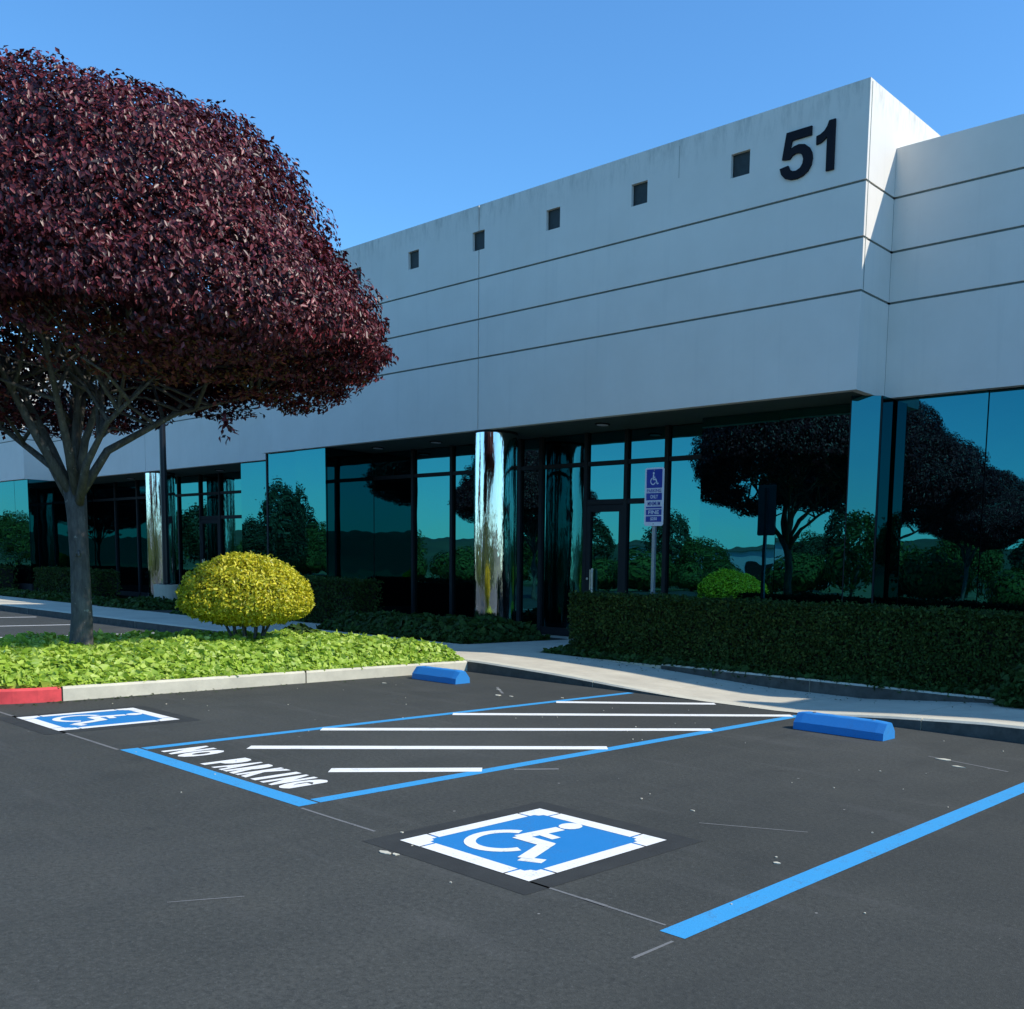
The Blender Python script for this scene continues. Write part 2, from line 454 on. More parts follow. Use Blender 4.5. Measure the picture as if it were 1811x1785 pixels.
# island finger between the two lots
IX0, IX1, IR = -14.75, -10.55, 1.3
def island_outline(off=0.0, n=10):
    x0, x1, y0, r = IX0 + off, IX1 - off, 2.33 + off, IR - off
    pts = [(x1, 8.597)]
    ys = [8.0, 6.21, 5.0, 3.63]
    pts += [(x1, y) for y in ys]
    for i in range(1, n + 1):
        t = R(-90 * i / n); pts.append((x1 - r + r * math.cos(t), y0 + r + r * math.sin(t)))
    for i in range(1, n + 1):
        t = R(-90 - 90 * i / n); pts.append((x0 + r + r * math.cos(t), y0 + r + r * math.sin(t)))
    pts.append((x0, 6.0)); pts.append((x0, 8.597))
    return pts
oo = island_outline(0); mid = island_outline(.02); ii = island_outline(.155)
ik = empty('island_kerb'); tag(ik, kind='structure')
cuts = [0, 2, 4, 14, 24, 25, 26]
for a, c in zip(cuts, cuts[1:]):
    V = []; F = []
    for i in range(a, c + 1):
        (x, y), (x2, y2), (x3, y3) = oo[i], mid[i], ii[i]
        V += [(x, y, -.05), (x, y, .118), (x2, y2, .14), (x3, y3, .14), (x3, y3, -.05)]
    k = c - a
    for i in range(k):
        q = i * 5; F += [(q + e, q + e + 1, q + 6 + e, q + 5 + e) for e in range(4)]
    F += [(4, 3, 2, 1, 0), tuple(k * 5 + q for q in range(5))]
    seg = mk('kerb_stone', V, F, M['red' if a in (4,) else 'kerb'], ik)
    if a == 4: seg['label'] = 'red painted kerb section at the island nose'
for (x, y) in (oo[2], oo[4]):
    B().box(x - .15, x + .002, y - .006, y + .006, 0, .141).make('kerb_joint', M['soil'], ik)
b = B(); b.prism(list(reversed([(x, y) for x, y in island_outline(.156)])), -.05, .12)
tag(b.make('island_soil', M['soil']), kind='structure')

# ------------------------------------------------------------------ painted markings (sheets over the asphalt)
def strip(p0, p1, w, z, mat, name, label=None, cat='road marking', group=None, kind=None, parent=None, skew=None, seg=10):
    """painted line with slightly uneven edges"""
    a = Vector(p0); c = Vector(p1); d = (c - a).normalized(); n = Vector((-d.y, d.x)); L = (c - a).length
    k = max(2, int(L / .25)); V = []; F = []
    for i in range(k + 1):
        q = a + d * L * i / k
        e1 = w / 2 + .0035 * fbm((q.x, q.y, 1), 9, 1); e2 = w / 2 + .0035 * fbm((q.x, q.y, 5), 9, 2)
        s1 = s2 = 0
        if skew and i == 0: s1, s2 = skew[0]
        if skew and i == k: s1, s2 = skew[1]
        u = q + n * e1 + d * s1; v = q - n * e2 + d * s2
        V += [(u.x, u.y, z), (v.x, v.y, z)]
    for i in range(k): F.append((2 * i, 2 * i + 1, 2 * i + 3, 2 * i + 2))
    o = mk(name, V, F, M[mat], parent)
    if not parent: tag(o, label, cat, group, kind)
    return o
Z1, Z2, Z3 = .0014, .0028, .0042
G1 = 'blue lines of the accessible bays'
strip((-2.315, 2.9), (-2.315, 8.55), .125, Z1, 'blue', 'bay_line', 'long light blue bay line running up the right side of the picture', group=G1)
strip((-5.225, 3.125), (-5.225, 8.5), .11, Z1, 'blue', 'bay_line', 'light blue line along the right side of the striped aisle', group=G1)
strip((-7.545, 3.125), (-7.545, 8.56), .10, Z1, 'blue', 'bay_line', 'light blue line along the far left side of the striped aisle', group=G1)
strip((-7.605, 3.045), (-5.163, 3.045), .125, Z1, 'blue', 'bay_line', 'light blue line closing the front of the striped aisle', group=G1)
G2 = 'white diagonal stripes of the access aisle'
hat = [((-5.95, 3.67), (-5.27, 4.43), 'short white diagonal stripe nearest the camera, beside the word on the asphalt'),
       ((-7.1, 3.70), (-5.27, 5.71), 'white diagonal stripe second nearest the camera in the striped aisle'),
       ((-7.50, 4.55), (-5.27, 7.09), 'middle one of the five white diagonal stripes in the striped aisle'),
       ((-7.50, 5.94), (-5.27, 8.44), 'fourth white diagonal stripe, ending by the right blue wheel stop'),
       ((-7.50, 7.31), (-6.32, 8.55), 'farthest white diagonal stripe, running onto the curb ramp')]
for a, c, lb in hat: strip(a, c, .135, Z1 + .0004, 'bright', 'hatch_stripe', lb, group=G2)
strip((-5.13, 4.60), (-4.93, 4.84), .04, Z1, 'ghost', 'paint_overspray', 'faint grey overspray where the nearest stripe runs past the blue line')
strip((-13, 2.975), (-7.62, 2.975), .024, Z1, 'ghost', 'guide_line', 'thin faint chalky line left of the striped aisle', group='faint layout lines')
strip((-5.12, 2.975), (-4.40, 2.975), .018, Z1, 'ghost', 'guide_line', 'thin faint line between the aisle corner and the wheelchair square', group='faint layout lines')
strip((-3.19, 2.965), (-2.40, 2.965), .014, Z1, 'ghost', 'guide_line', 'thin broken pale line from the wheelchair square to the long blue line', group='faint layout lines')
strip((-2.27, 2.62), (-2.27, 2.85), .016, Z1, 'ghost', 'guide_line', 'short pale scratch below the near end of the long blue line', group='faint layout lines')
strip((-2.85, 2.965), (-2.72, 2.965), .018, Z2, 'ghost', 'paint_drip', 'small white paint smear on the thin line near the long blue line')
for a, c, w_, lb in (((-4.05, 1.75), (-3.9, 2.0), .010, 'thin curved pale scratch low in the left foreground'),
                     ((-3.3, 4.35), (-2.75, 4.62), .010, 'long faint pale scrape right of the near wheelchair square'),
                     ((-3.3, 7.35), (-2.6, 7.2), .018, 'pale tyre scuff beyond the near blue wheel stop'),
                     ((-8.9, 7.7), (-8.4, 7.35), .030, 'pale tyre scuff right of the far blue wheel stop')):
    strip(a, c, w_, Z1, 'ghost', 'scuff_mark', lb, group='pale scuffs on the asphalt')
for x, lb in ((-19.35, 'nearest white stall line in the left lot'), (-22.4, 'middle white stall line in the left lot behind the trunk'), (-25.5, 'farthest visible white stall line in the left lot'), (-28.6, 'white stall line at the left edge of the left lot')):
    strip((x, 2.6), (x, 8.3), .11, Z1, 'white', 'stall_line', lb, group='white stall lines of the left lot')

def wheelchair(parent, z, u0, v0, su, sv, mat='bright', ver=0, fn=None, strokew=.075):
    """the seated figure as flat strokes in a unit square"""
    def P(u, v): return (u0 + u * su, v0 + v * sv)
    parts = []
    def stroke(pts, w, name):
        V = []; F = []
        pts = [Vector(q) for q in pts]
        for i, q in enumerate(pts):
            d = (pts[min(i + 1, len(pts) - 1)] - pts[max(i - 1, 0)]).normalized(); n = Vector((-d.y, d.x)) * w / 2
            for e in (q + n, q - n): V.append(e)
        F = [(2 * i, 2 * i + 1, 2 * i + 3, 2 * i + 2) for i in range(len(pts) - 1)]
        parts.append((name, V, F))
    stroke([(.425, .76), (.392, .48)], .085, 'torso')
    stroke([(.41, .615), (.56, .60)], .06, 'arm')
    stroke([(.38, .487), (.632, .487)], .085, 'thigh')
    stroke([(.60, .50), (.715, .235)], .085, 'shin')
    stroke([(.70, .215), (.82, .265)], .065, 'foot')
    c = (.392, .385); rr = .185
    stroke([(c[0] + rr * math.cos(R(t)), c[1] + rr * math.sin(R(t))) for t in [112 + i * 10 for i in range(24)]], .062, 'wheel')
    hd = [(.43 + .068 * math.cos(2 * math.pi * i / 14), .835 + .068 * math.sin(2 * math.pi * i / 14)) for i in range(14)]
    parts.append(('head', [Vector(q) for q in hd], [tuple(range(14))]))
    return parts, P
def symbol(x0, y0, sx, sy, label):
    e = empty('accessible_symbol', (x0 + sx / 2, y0 + sy / 2, 0)); tag(e, label, 'road marking', 'painted wheelchair squares')
    ox, oy = -sx / 2, -sy / 2
    def part(name, V, F, z, mat): 
        return mk(name, [(ox + u * sx, oy + v * sy, z) for u, v in V], F, M[mat], e)
    part('dark_square', [(-.13, -.14), (1.13, -.14), (1.15, 1.13), (-.14, 1.14)], [(0, 1, 2, 3)], Z1, 'patch')
    part('blue_square', [(.03, .03), (.97, .03), (.97, .97), (.03, .97)], [(0, 1, 2, 3)], Z2, 'symbol')
    w = .095; g = .012
    def rect(a, b_, c, d): part('border_bar', [(a, c), (b_, c), (b_, d), (a, d)], [(0, 1, 2, 3)], Z3, 'bright')
    rect(.17 + g, .83 - g, 0, w); rect(.17 + g, .83 - g, 1 - w, 1)
    rect(0, w, .17 + g, .83 - g); rect(1 - w, 1, .17 + g, .83 - g)
    for cx_, cy_ in ((0, 0), (1, 0), (1, 1), (0, 1)):
        fx = (lambda t: t) if cx_ == 0 else (lambda t: 1 - t); fy = (lambda t: t) if cy_ == 0 else (lambda t: 1 - t)
        pts = [(0, 0), (.17, 0), (.165, w * 1.0), (.135, w), (.125, .125), (w, .135), (w, .165), (0, .17)]
        q = [(fx(a), fy(b_)) for a, b_ in pts]
        if (cx_ + cy_) % 2: q = q[::-1]
        part('border_corner', q, [tuple(range(8))], Z3, 'bright')
    parts, _ = wheelchair(None, 0, 0, 0, 1, 1)
    for k, (nm, V, F) in enumerate(parts): part(nm, V, F, Z3 + .0005 * (k % 4), 'bright')
    return e
symbol(-4.16, 2.96, .965, .975, 'blue and white wheelchair square painted on a dark patch in the near bay')
symbol(-9.68, 2.965, .95, .96, 'blue and white wheelchair square in the far left bay by the red kerb')

# painted words and sign words: letters as flat meshes
def text_mesh(txt, off=0.0):
    cu = bpy.data.curves.new('t', 'FONT'); cu.body = txt; cu.offset = off; cu.resolution_u = 3
    o = bpy.data.objects.new('t', cu); COL.objects.link(o)
    bpy.context.view_layer.update()
    me = bpy.data.meshes.new_from_object(o.evaluated_get(bpy.context.evaluated_depsgraph_get()))
    V = [(v.co.x, v.co.y) for v in me.vertices]; F = [tuple(p.vertices) for p in me.polygons]
    bpy.data.objects.remove(o); bpy.data.curves.remove(cu)
    x0 = min(v[0] for v in V); x1 = max(v[0] for v in V); y0 = min(v[1] for v in V); y1 = max(v[1] for v in V)
    return [((v[0] - x0) / (x1 - x0), (v[1] - y0) / (y1 - y0)) for v in V], F
wd = empty('painted_words', (-6.5, 3.3, 0)); tag(wd, 'white stencilled words NO PARKING painted inside the striped aisle', 'road marking')
def letters(txt, x0, x1, y0, y1, gap=.10):
    n = len(txt); w = (x1 - x0) / (n + (n - 1) * gap)
    for i, ch in enumerate(txt):
        V, F = text_mesh(ch, .085); a = x0 + i * w * (1 + gap)
        ww = w * (.45 if ch == 'I' else 1); a += (w - ww) / 2
        o = mk('letter_' + ch.lower(), [(a + u * ww + 6.5, y0 + v * (y1 - y0) - 3.3, Z1 + .001) for u, v in V], F, M['bright'], wd)
letters('NO', -7.36, -7.0, 3.165, 3.50)
letters('PARKING', -6.73, -5.62, 3.155, 3.48)

# crumbs of paint and grit
b = B()
for i in range(110):
    x = random.uniform(-12, 2); y = random.uniform(1.0, 8.4)
    s = random.uniform(.003, .009) * (1.3 if random.random() < .08 else 1); k = random.randint(4, 6); t0 = random.uniform(0, 6)
    b.prism([(x + s * math.cos(t0 + 2 * math.pi * j / k) * random.uniform(.6, 1.5), y + s * math.sin(t0 + 2 * math.pi * j / k)) for j in range(k)], .0005, .003 + s * .4)
tag(b.make('grit', M['walk']), 'pale grit and paint crumbs scattered on the dark asphalt', 'grit', kind='stuff')
b = B()
for x, y, s in ((-4.03, 2.78, .035), (-3.97, 2.80, .02), (-4.28, 3.06, .012), (-3.5, 4.55, .014), (-2.55, 4.0, .02), (-8.7, 7.55, .03), (-8.3, 7.2, .05), (-8.15, 7.25, .03), (-7.7, 7.6, .02), (-3.15, 7.3, .05), (-2.95, 7.1, .04), (-10.0, 6.9, .03), (-2.1, 1.9, .014)):
    k = 7
    b.prism([(x + s * math.cos(2 * math.pi * j / k) * random.uniform(.5, 1.6), y + .5 * s * math.sin(2 * math.pi * j / k) * random.uniform(.5, 1.5)) for j in range(k)], .0005, .005)
tag(b.make('leaf_litter', M['kerb']), 'larger pale scraps lying on the asphalt around the bays', 'litter', kind='stuff')

def litter(n, x0, x1, y0, y1, zf, mat, label, seed, size=.035):
    r = np.random.default_rng(seed); x = r.uniform(x0, x1, n); y = y0 + (y1 - y0) * r.beta(1, 2.2, n)
    P = np.c_[x, y, np.array([zf(a) for a in x]) + .006]; o = leaves('fallen_leaves', P, np.tile([0, 0, 1.], (n, 1)), size, M[mat], jit=.18, droop=0, seed=seed)
    tag(o, label, 'fallen leaves', kind='stuff')
litter(160, -10.52, -10.36, 3.2, 8.5, lambda a: .0, 'darkivy', 'small dry leaves caught along the foot of the island kerb', 71, .03)
litter(120, -10.0, -2.0, 10.28, 9.4, hk, 'darkivy', 'fallen leaves on the walk below the hedge', 72, .035)

# ------------------------------------------------------------------ wheel stops
def wheel_stop(x0, x1, y, label, rz=0):
    L = x1 - x0; e = empty('wheel_stop', ((x0 + x1) / 2, y, 0), rz); tag(e, label, 'wheel stop', 'blue wheel stops')
    prof = [(-.12, .002), (.12, .002), (.115, .070), (.050, .150), (.036, .158), (-.036, .158), (-.050, .150), (-.115, .070)]
    V = []; F = []; k = 12; n = len(prof)
    for i in range(k + 1):
        x = -L / 2 + L * i / k; f = 1 if 0 < i < k else .94
        for j, (a, z) in enumerate(prof):
            w = .004 * fbm((x + x0, a, z), 8, 2)
            V.append((x, a * f + w, z * (f if z > .01 else 1) + (w if z > .01 else 0)))
    for i in range(k):
        for j in range(n): q = i * n; F.append((q + j, q + n + j, q + n + (j + 1) % n, q + (j + 1) % n))
    F += [tuple(reversed(range(n))), tuple(k * n + j for j in range(n))]
    # normals: flip ends consistent
    mk('block', V, [tuple(reversed(f)) for f in F], M['stopblue'], e)
    for s in (-1, 1):
        B().tube([(s * L * .33, 0, .15), (s * L * .33, 0, .164)], .016, 10).make('anchor_pin', M['galv'], e)
wheel_stop(-4.80, -3.89, 7.83, 'bright blue concrete wheel stop at the end of the near right bay')
wheel_stop(-10.22, -9.40, 7.58, 'smaller looking blue wheel stop beside the kerb corner of the far bay', R(2))

# ------------------------------------------------------------------ the office building
bld = empty('office_building', (-14.4, 12, 0))
tag(bld, 'long pale grey office building with mirrored glass and the number 51', 'building')
OX, OY = 14.4, -12
def bp(bb, name, mat, smooth=False):
    bb.V = [(x + OX, y + OY, z) for x, y, z in bb.V]
    return bb.make(name, M[mat], bld, smooth)
ROWS = [(3.90, 5.162), (5.194, 5.842), (5.874, 6.552)]
G = .018
def panel_row(xa, xb, Y, z0, z1, name='concrete_panel'):
    bp(B().box(xa, xb, Y, Y + .12, z0, z1), name, 'wall')
def facade(x0, x1, Y, ztop, joints, squares=()):
    js = [x0] + list(joints) + [x1]
    for a, c in zip(js, js[1:]):
        a2 = a + (.012 if a != x0 else 0); c2 = c - (.012 if c != x1 else 0)
        for z0, z1 in ROWS: panel_row(a2, c2, Y, z0, z1)
        zs = 6.584
        sq = sorted(q for q in squares if a - .2 < q < c + .2)
        if not sq: panel_row(a2, c2, Y, zs, ztop)
        else:
            bb = B(); bb.box(a2, c2, Y, Y + .12, zs, 7.06); bb.box(a2, c2, Y, Y + .12, 7.39, ztop)
            cur = a2
            for q in sq:
                l, r_ = max(q - .165, a2), min(q + .165, c2)
                if l > cur + .001: bb.box(cur, l, Y, Y + .12, 7.06, 7.39)
                cur = r_
            if cur < c2 - .001: bb.box(cur, c2, Y, Y + .12, 7.06, 7.39)
            bp(bb, 'concrete_panel', 'wall')
    # backing seen in the joints
    bp(B().box(x0 + .01, x1 - .01, Y + .022, Y + .119, 3.92, 7.055), 'joint_backing', 'joint')
    for q in squares:
        bp(B().box(q - .163, q + .163, Y + .05, Y + .09, 7.062, 7.388), 'vent_tile', 'vent')
SQ = [-8.735 - 1.912 * i for i in range(7)]
facade(-22.16, -6.70, 12.0, 7.83, (-14.46,), SQ)
# faint crack joint high on the main front
bp(B().box(-9.866, -9.860, 11.9985, 12.01, 7.28, 7.74), 'hairline_joint', 'joint')
facade(-37.4, -22.16, 12.8, 7.22, (-30.2,))
facade(-52.6, -37.4, 12.0, 7.83, (-45.1,), [-39.6 - 1.912 * i for i in range(6)])
facade(-6.70, 0.0, 12.8, 7.22, ())
facade(0.0, 14, 12.1, 7.22, (8.0,))
# the returns (side faces) where the front steps back, lit by the sun
def side(X, y0, y1, ztop, sgn=1):
    x0, x1 = (X - .12, X) if sgn > 0 else (X, X + .12)
    for z0, z1 in ROWS + [(6.584, ztop)]:
        bp(B().box(x0 + (0 if sgn > 0 else 0), x1 - (.002 if sgn > 0 else 0), y0 + .121, y1, z0, z1), 'return_panel', 'wall')
    bp(B().box(x0 + .001, x1 - .022, y0 + .122, y1, 3.92, 7.0), 'joint_backing', 'joint')
side(-6.70, 12.0, 12.797, 7.83); side(-37.4, 12.0, 12.797, 7.83)
# parapet side walls above the lower wings
for X, s in ((-6.70, 1), (-37.4, 1), (-22.16, -1)):
    x0, x1 = (X - .12, X - .002) if s > 0 else (X + .002, X + .12)
    bp(B().box(x0, x1, 12.798 if s > 0 else 12.121, 19, 6.585, 7.83), 'parapet_side', 'wall')
# corner reveal strip at the number's corner
bp(B().box(-6.702, -6.697, 12.05, 12.062, 5.2, 7.80), 'corner_bead', 'joint')
# roofs and back
bp(B().box(-22.04, -6.82, 12.121, 19, 7.2, 7.45), 'roof', 'joint')
bp(B().box(-37.28, -22.18, 12.921, 40, 6.6, 6.9), 'roof', 'joint')
bp(B().box(-52.4, -37.52, 12.121, 40, 7.2, 7.45), 'roof', 'joint')
bp(B().box(-6.68, -.02, 12.921, 40, 6.6, 6.9), 'roof', 'joint')
bp(B().box(.125, 13.9, 12.221, 19, 6.6, 6.9), 'roof', 'joint')
bp(B().box(-52.4, 13.9, 14.6, 15, 0, 6.6), 'inner_wall', 'frame')
# soffit
bp(B().box(-22.15, -6.705, 12.121, 14.6, 3.903, 3.99), 'soffit', 'soffit')
bp(B().box(-37.39, -22.17, 12.921, 14.9, 3.903, 3.99), 'soffit', 'soffit')
bp(B().box(-52.5, -37.41, 12.121, 14.6, 3.903, 3.99), 'soffit', 'soffit')
bp(B().box(-6.695, -.01, 12.921, 14.6, 3.903, 3.99), 'soffit', 'soffit')
bp(B().box(.01, 13.9, 12.221, 14.6, 3.903, 3.99), 'soffit', 'soffit')
for x, y in ((-16.6, 12.7), (-11.9, 12.6), (-18.6, 12.7), (-33.2, 13.6), (-27.4, 13.6)):
    o = bp(B().tube([(x, y, 3.903), (x, y, 3.885)], .13, 20), 'downlight', 'frame')
    bp(B().tube([(x, y, 3.884), (x, y, 3.878)], .10, 20), 'downlight_lens', 'signwhite')

# glass: every pane its own piece, with thin dark joints between them
def pane(xa, xb, Y, z0, z1, mat='glass', tilt=True):
    t = (random.uniform(-.003, .003) if tilt else 0); s = (random.uniform(-.003, .003) if tilt else 0)
    bb = B().box(xa, xb, Y, Y + .02, z0, z1)
    bb.V = [(x, y + (x - xa) * t + (z - z0) * s, z) for x, y, z in bb.V]
    return bp(bb, 'glass_pane', mat)
def paneX(X, ya, yb, z0, z1, mat='glass'):
    return bp(B().box(X - .02, X, ya, yb, z0, z1), 'glass_pane', mat)
def glazing(x0, x1, Y, n, z0=.45, z1=3.895):
    w = (x1 - x0) / n
    bp(B().box(x0, x1, Y + .035, Y + .06, .15, z1), 'glazing_backing', 'frame')
    for i in range(n):
        pane(x0 + i * w + .008, x0 + (i + 1) * w - .008, Y, z0, z1)
    bp(B().box(x0, x1, Y - .01, Y + .034, .15, z0 - .004), 'sill_panel', 'frame')
# main block
glazing(-22.1, -19.65, 12.1, 2)
glazing(-9.98, -7.0, 12.9, 2)
glazing(-24.9, -22.2, 12.9, 2)
bp(B().box(-22.16, -22.1, 12.09, 12.95, .15, 3.895), 'corner_post', 'frame')
paneX(-19.64, 12.13, 13.29, .45, 3.895); bp(B().box(-19.70, -19.665, 12.13, 13.3, .15, 3.895), 'glazing_backing', 'frame')
bp(B().box(-19.665, -19.643, 12.125, 13.29, .15, .445), 'sill_panel', 'frame')
# wings and far blocks
glazing(-6.57, 0.0, 12.95, 5)
bp(B().box(0.0, .06, 12.2, 13.0, .15, 3.895), 'corner_post', 'frame')
glazing(.06, 3.2, 12.2, 2); glazing(3.2, 12.6, 12.9, 6)
glazing(-39.9, -37.45, 12.1, 2); glazing(-52, -39.9, 12.1, 6)
paneX(-37.44, 12.13, 14.08, .45, 3.895); bp(B().box(-37.5, -37.465, 12.13, 14.1, .15, 3.895), 'glazing_backing', 'frame')
# pilaster of glass under the corner
for xa, xb in ((-6.98, -6.60),):
    bp(B().prism([(xa + .012, 12.376), (xb - .022, 12.556), (xb - .030, 12.572), (xa + .004, 12.392)], .3, 3.895), 'glass_pane', 'glass')
    paneX(xb, 12.585, 12.94, .3, 3.895)
    bp(B().prism([(xa - .004, 12.37), (xa + .010, 12.375), (xa + .002, 12.40), (xa + .002, 12.96), (xa - .004, 12.96)], .15, 3.895), 'pilaster_edge', 'frame')
    bp(B().prism([(xb - .019, 12.558), (xb - .002, 12.566), (xb - .002, 12.582), (xb - .026, 12.580)], .15, 3.895), 'pilaster_edge', 'frame')
    bp(B().prism([(xa + .006, 12.41), (xb - .03, 12.60), (xb - .03, 12.93), (xa + .006, 12.93)], .15, 3.894), 'pilaster_core', 'frame')

def entrance(x0, x1, Y, posts, door, mirror_x=None):
    """recessed glazed front: posts, transom rails, upper and lower panes, one glazed door"""
    bp(B().box(x0, x1, Y + .05, Y + .08, .15, 3.9), 'glazing_backing', 'frame')
    ps = [x0] + list(posts) + [x1]
    for q in posts: bp(B().box(q - .042, q + .042, Y - .05, Y + .049, .146, 3.9), 'door_post', 'frame')
    for i, (a, c) in enumerate(zip(ps, ps[1:])):
        la = a + (.043 if i else .002); lc = c - (.043 if i < len(ps) - 2 else .002)
        bp(B().box(la, lc, Y - .04, Y + .045, 3.30, 3.375), 'transom_rail', 'frame')
        bp(B().box(la, lc, Y, Y + .02, 3.378, 3.885), 'glass_pane', 'glassdark')
        isd = door[0] <= i <= door[1]
        if isd:
            bp(B().box(la, lc, Y - .04, Y + .045, 2.60, 2.69), 'door_header', 'frame')
            bp(B().box(la, lc, Y, Y + .02, 2.693, 3.297), 'glass_pane', 'glassdark')
            if i == door[0]:
                fr = bp(B().box(la + .004, la + .10, Y - .045, Y, .16, 2.59).box(lc - .10, lc - .004, Y - .045, Y, .16, 2.59).box(la + .101, lc - .101, Y - .045, Y, .16, .40).box(la + .101, lc - .101, Y - .045, Y, 2.47, 2.59), 'door', 'frame')
                g_ = bp(B().box(la + .101, lc - .101, Y - .01, Y + .01, .401, 2.469), 'door_glass', 'glassdark')
                hx = la + .17
                h = B().tube([(hx, Y - .10, 1.02), (hx, Y - .10, 1.42)], .014, 8).tube([(hx, Y - .10, 1.06), (hx, Y - .04, 1.06)], .009, 6).tube([(hx, Y - .10, 1.38), (hx, Y - .04, 1.38)], .009, 6)
                bp(h, 'door_handle', 'steel')
                bp(B().box(hx - .02, hx + .03, Y - .052, Y - .046, 1.0, 1.44), 'push_plate', 'steel')
                bp(B().tube([(la + .05, Y - .06, 1.25), (la + .05, Y - .045, 1.25)], .022, 10), 'lock', 'steel')
            else:
                bp(B().box(la, lc, Y, Y + .02, .30, 2.597), 'glass_pane', 'glassdark')
                bp(B().box(la, lc, Y - .03, Y + .03, .15, .297), 'bottom_rail', 'frame')
        else:
            bp(B().box(la, lc, Y, Y + .02, .30, 3.297), 'glass_pane', 'glassdark')
            bp(B().box(la, lc, Y - .03, Y + .03, .15, .297), 'bottom_rail', 'frame')
entrance(-19.63, -9.9, 13.3, (-18.15, -16.82, -15.55, -14.72, -14.12, -12.92, -11.93, -11.0), (6, 7))
entrance(-37.42, -24.9, 14.1, (-35.6, -33.9, -32.3, -31.0, -29.6, -28.4, -27.0, -25.9), (5, 6))

# polished columns, flush with the front
def column(x, y, label=None):
    V = []; F = []; k = 72; nz = 40; r = .39
    for i in range(nz + 1):
        z = .15 + (3.9 - .15) * i / nz
        for j in range(k):
            t = 2 * math.pi * j / k
            rr = r + .0016 * math.sin(3 * t + 1.3 * z) + .0012 * math.sin(7 * t - .8 * z + 1)
            V.append((x + rr * math.cos(t) + OX, y + rr * math.sin(t) + OY, z))
    for i in range(nz):
        for j in range(k): F.append((i * k + j, i * k + (j + 1) % k, (i + 1) * k + (j + 1) % k, (i + 1) * k + j))
    mk('polished_column', V, F, M['chrome'], bld, True)
    bp(B().tube([(x, y, 3.86), (x, y, 3.902)], .40, 48), 'column_collar', 'frame')
column(-14.42, 12.40); column(-30.2, 13.2)

# number 51
five = [(.20, 1), (.93, 1), (.93, .81), (.37, .81), (.325, .635), (.44, .68), (.58, .695), (.75, .66), (.88, .57), (.96, .45), (.98, .33), (.95, .19), (.86, .08), (.72, .01), (.55, -.02), (.36, -.01), (.19, .05), (.08, .15), (.03, .28), (.28, .305), (.33, .215), (.42, .165), (.52, .155), (.63, .19), (.70, .27), (.715, .36), (.68, .45), (.60, .505), (.50, .52), (.40, .495), (.31, .425), (.09, .455)]
one = [(1, 0), (1, 1), (.66, 1), (.57, .90), (.42, .82), (.20, .77), (.0, .755), (.0, .585), (.25, .60), (.45, .645), (.58, .69), (.58, 0)]
def digit(pts, x0, w, z0, h, name):
    P = [(x0 + u * w, z0 + v * h) for u, v in pts]
    area = sum(a[0] * c[1] - c[0] * a[1] for a, c in zip(P, P[1:] + P[:1]))
    if area < 0: P = P[::-1]
    from mathutils.geometry import tessellate_polygon
    k = len(P); V = [(x, 11.972, z) for x, z in P] + [(x, 11.997, z) for x, z in P]
    tri = tessellate_polygon([[Vector((x, z, 0)) for x, z in P]])
    F = [tuple(t) for t in tri] + [tuple(k + i for i in reversed(t)) for t in tri]
    F += [((i + 1) % k, i, k + i, k + (i + 1) % k) for i in range(k)]
    mk(name, [(x + OX, y + OY, z) for x, y, z in V], F, M['number'], bld)
digit(five, -8.06, .55, 6.815, .625, 'number_five')
digit(one, -7.47, .285, 6.80, .64, 'number_one')

# ------------------------------------------------------------------ parking sign behind the hedge
sg = empty('parking_sign', (-9.68, 11.4, .15)); tag(sg, 'blue and white accessible parking sign on a steel post behind the hedge', 'sign')
B().box(-.028, .028, .004, .045, 0, 2.75).make('post', M['galv'], sg)
def rrect(x0, x1, z0, z1, r, n=5):
    P = []
    for cx_, cz_, a in ((x1 - r, z0 + r, -90), (x1 - r, z1 - r, 0), (x0 + r, z1 - r, 90), (x0 + r, z0 + r, 180)):
        for i in range(n + 1):
            t = R(a + 90 * i / n); P.append((cx_ + r * math.cos(t), cz_ + r * math.sin(t)))
    return P
Z0, Z9 = 1.94, 2.80
B().prismY(rrect(-.185, .19, Z0, Z9, .04), -.004, .0).make('sign_plate', M['signwhite'], sg)
B().prismY(rrect(-.150, .155, 2.50, 2.775, .015), -.006, -.0045).make('symbol_panel', M['signblue'], sg)
parts, _ = wheelchair(None, 0, 0, 0, 1, 1)
for nm, V, F in parts: mk('figure_' + nm, [(-.12 + u * .25, -.0065 - (.0002 * (len(nm) % 3)), 2.50 + v * .26) for u, v in V], [tuple(f) for f in F], M['signwhite'], sg)
def words(txt, x0, x1, z0, z1, mat):
    V, F = text_mesh(txt, .02)
    mk('sign_words', [(x0 + u * (x1 - x0), -.0068, z0 + v * (z1 - z0)) for u, v in V], F, M[mat], sg)
words('PARKING', -.135, .14, 2.435, 2.485, 'signblue')
for z0, z1 in ((2.32, 2.425), (2.20, 2.225), (2.10, 2.185), (2.0, 2.085)):
    B().box(-.150, .155, -.006, -.0045, z0, z1).make('blue_band', M['signblue'], sg)
words('ONLY', -.07, .08, 2.345, 2.40, 'signwhite')
words('MINIMUM', -.12, .125, 2.24, 2.30, 'signblue')
words('FINE', -.10, .105, 2.115, 2.17, 'signwhite')
words('$250', -.06, .07, 2.018, 2.068, 'signwhite')
for z in (2.76, 1.97): B().tube([(0, -.010, z), (0, -.004, z)], .010, 8).make('bolt', M['galv'], sg)

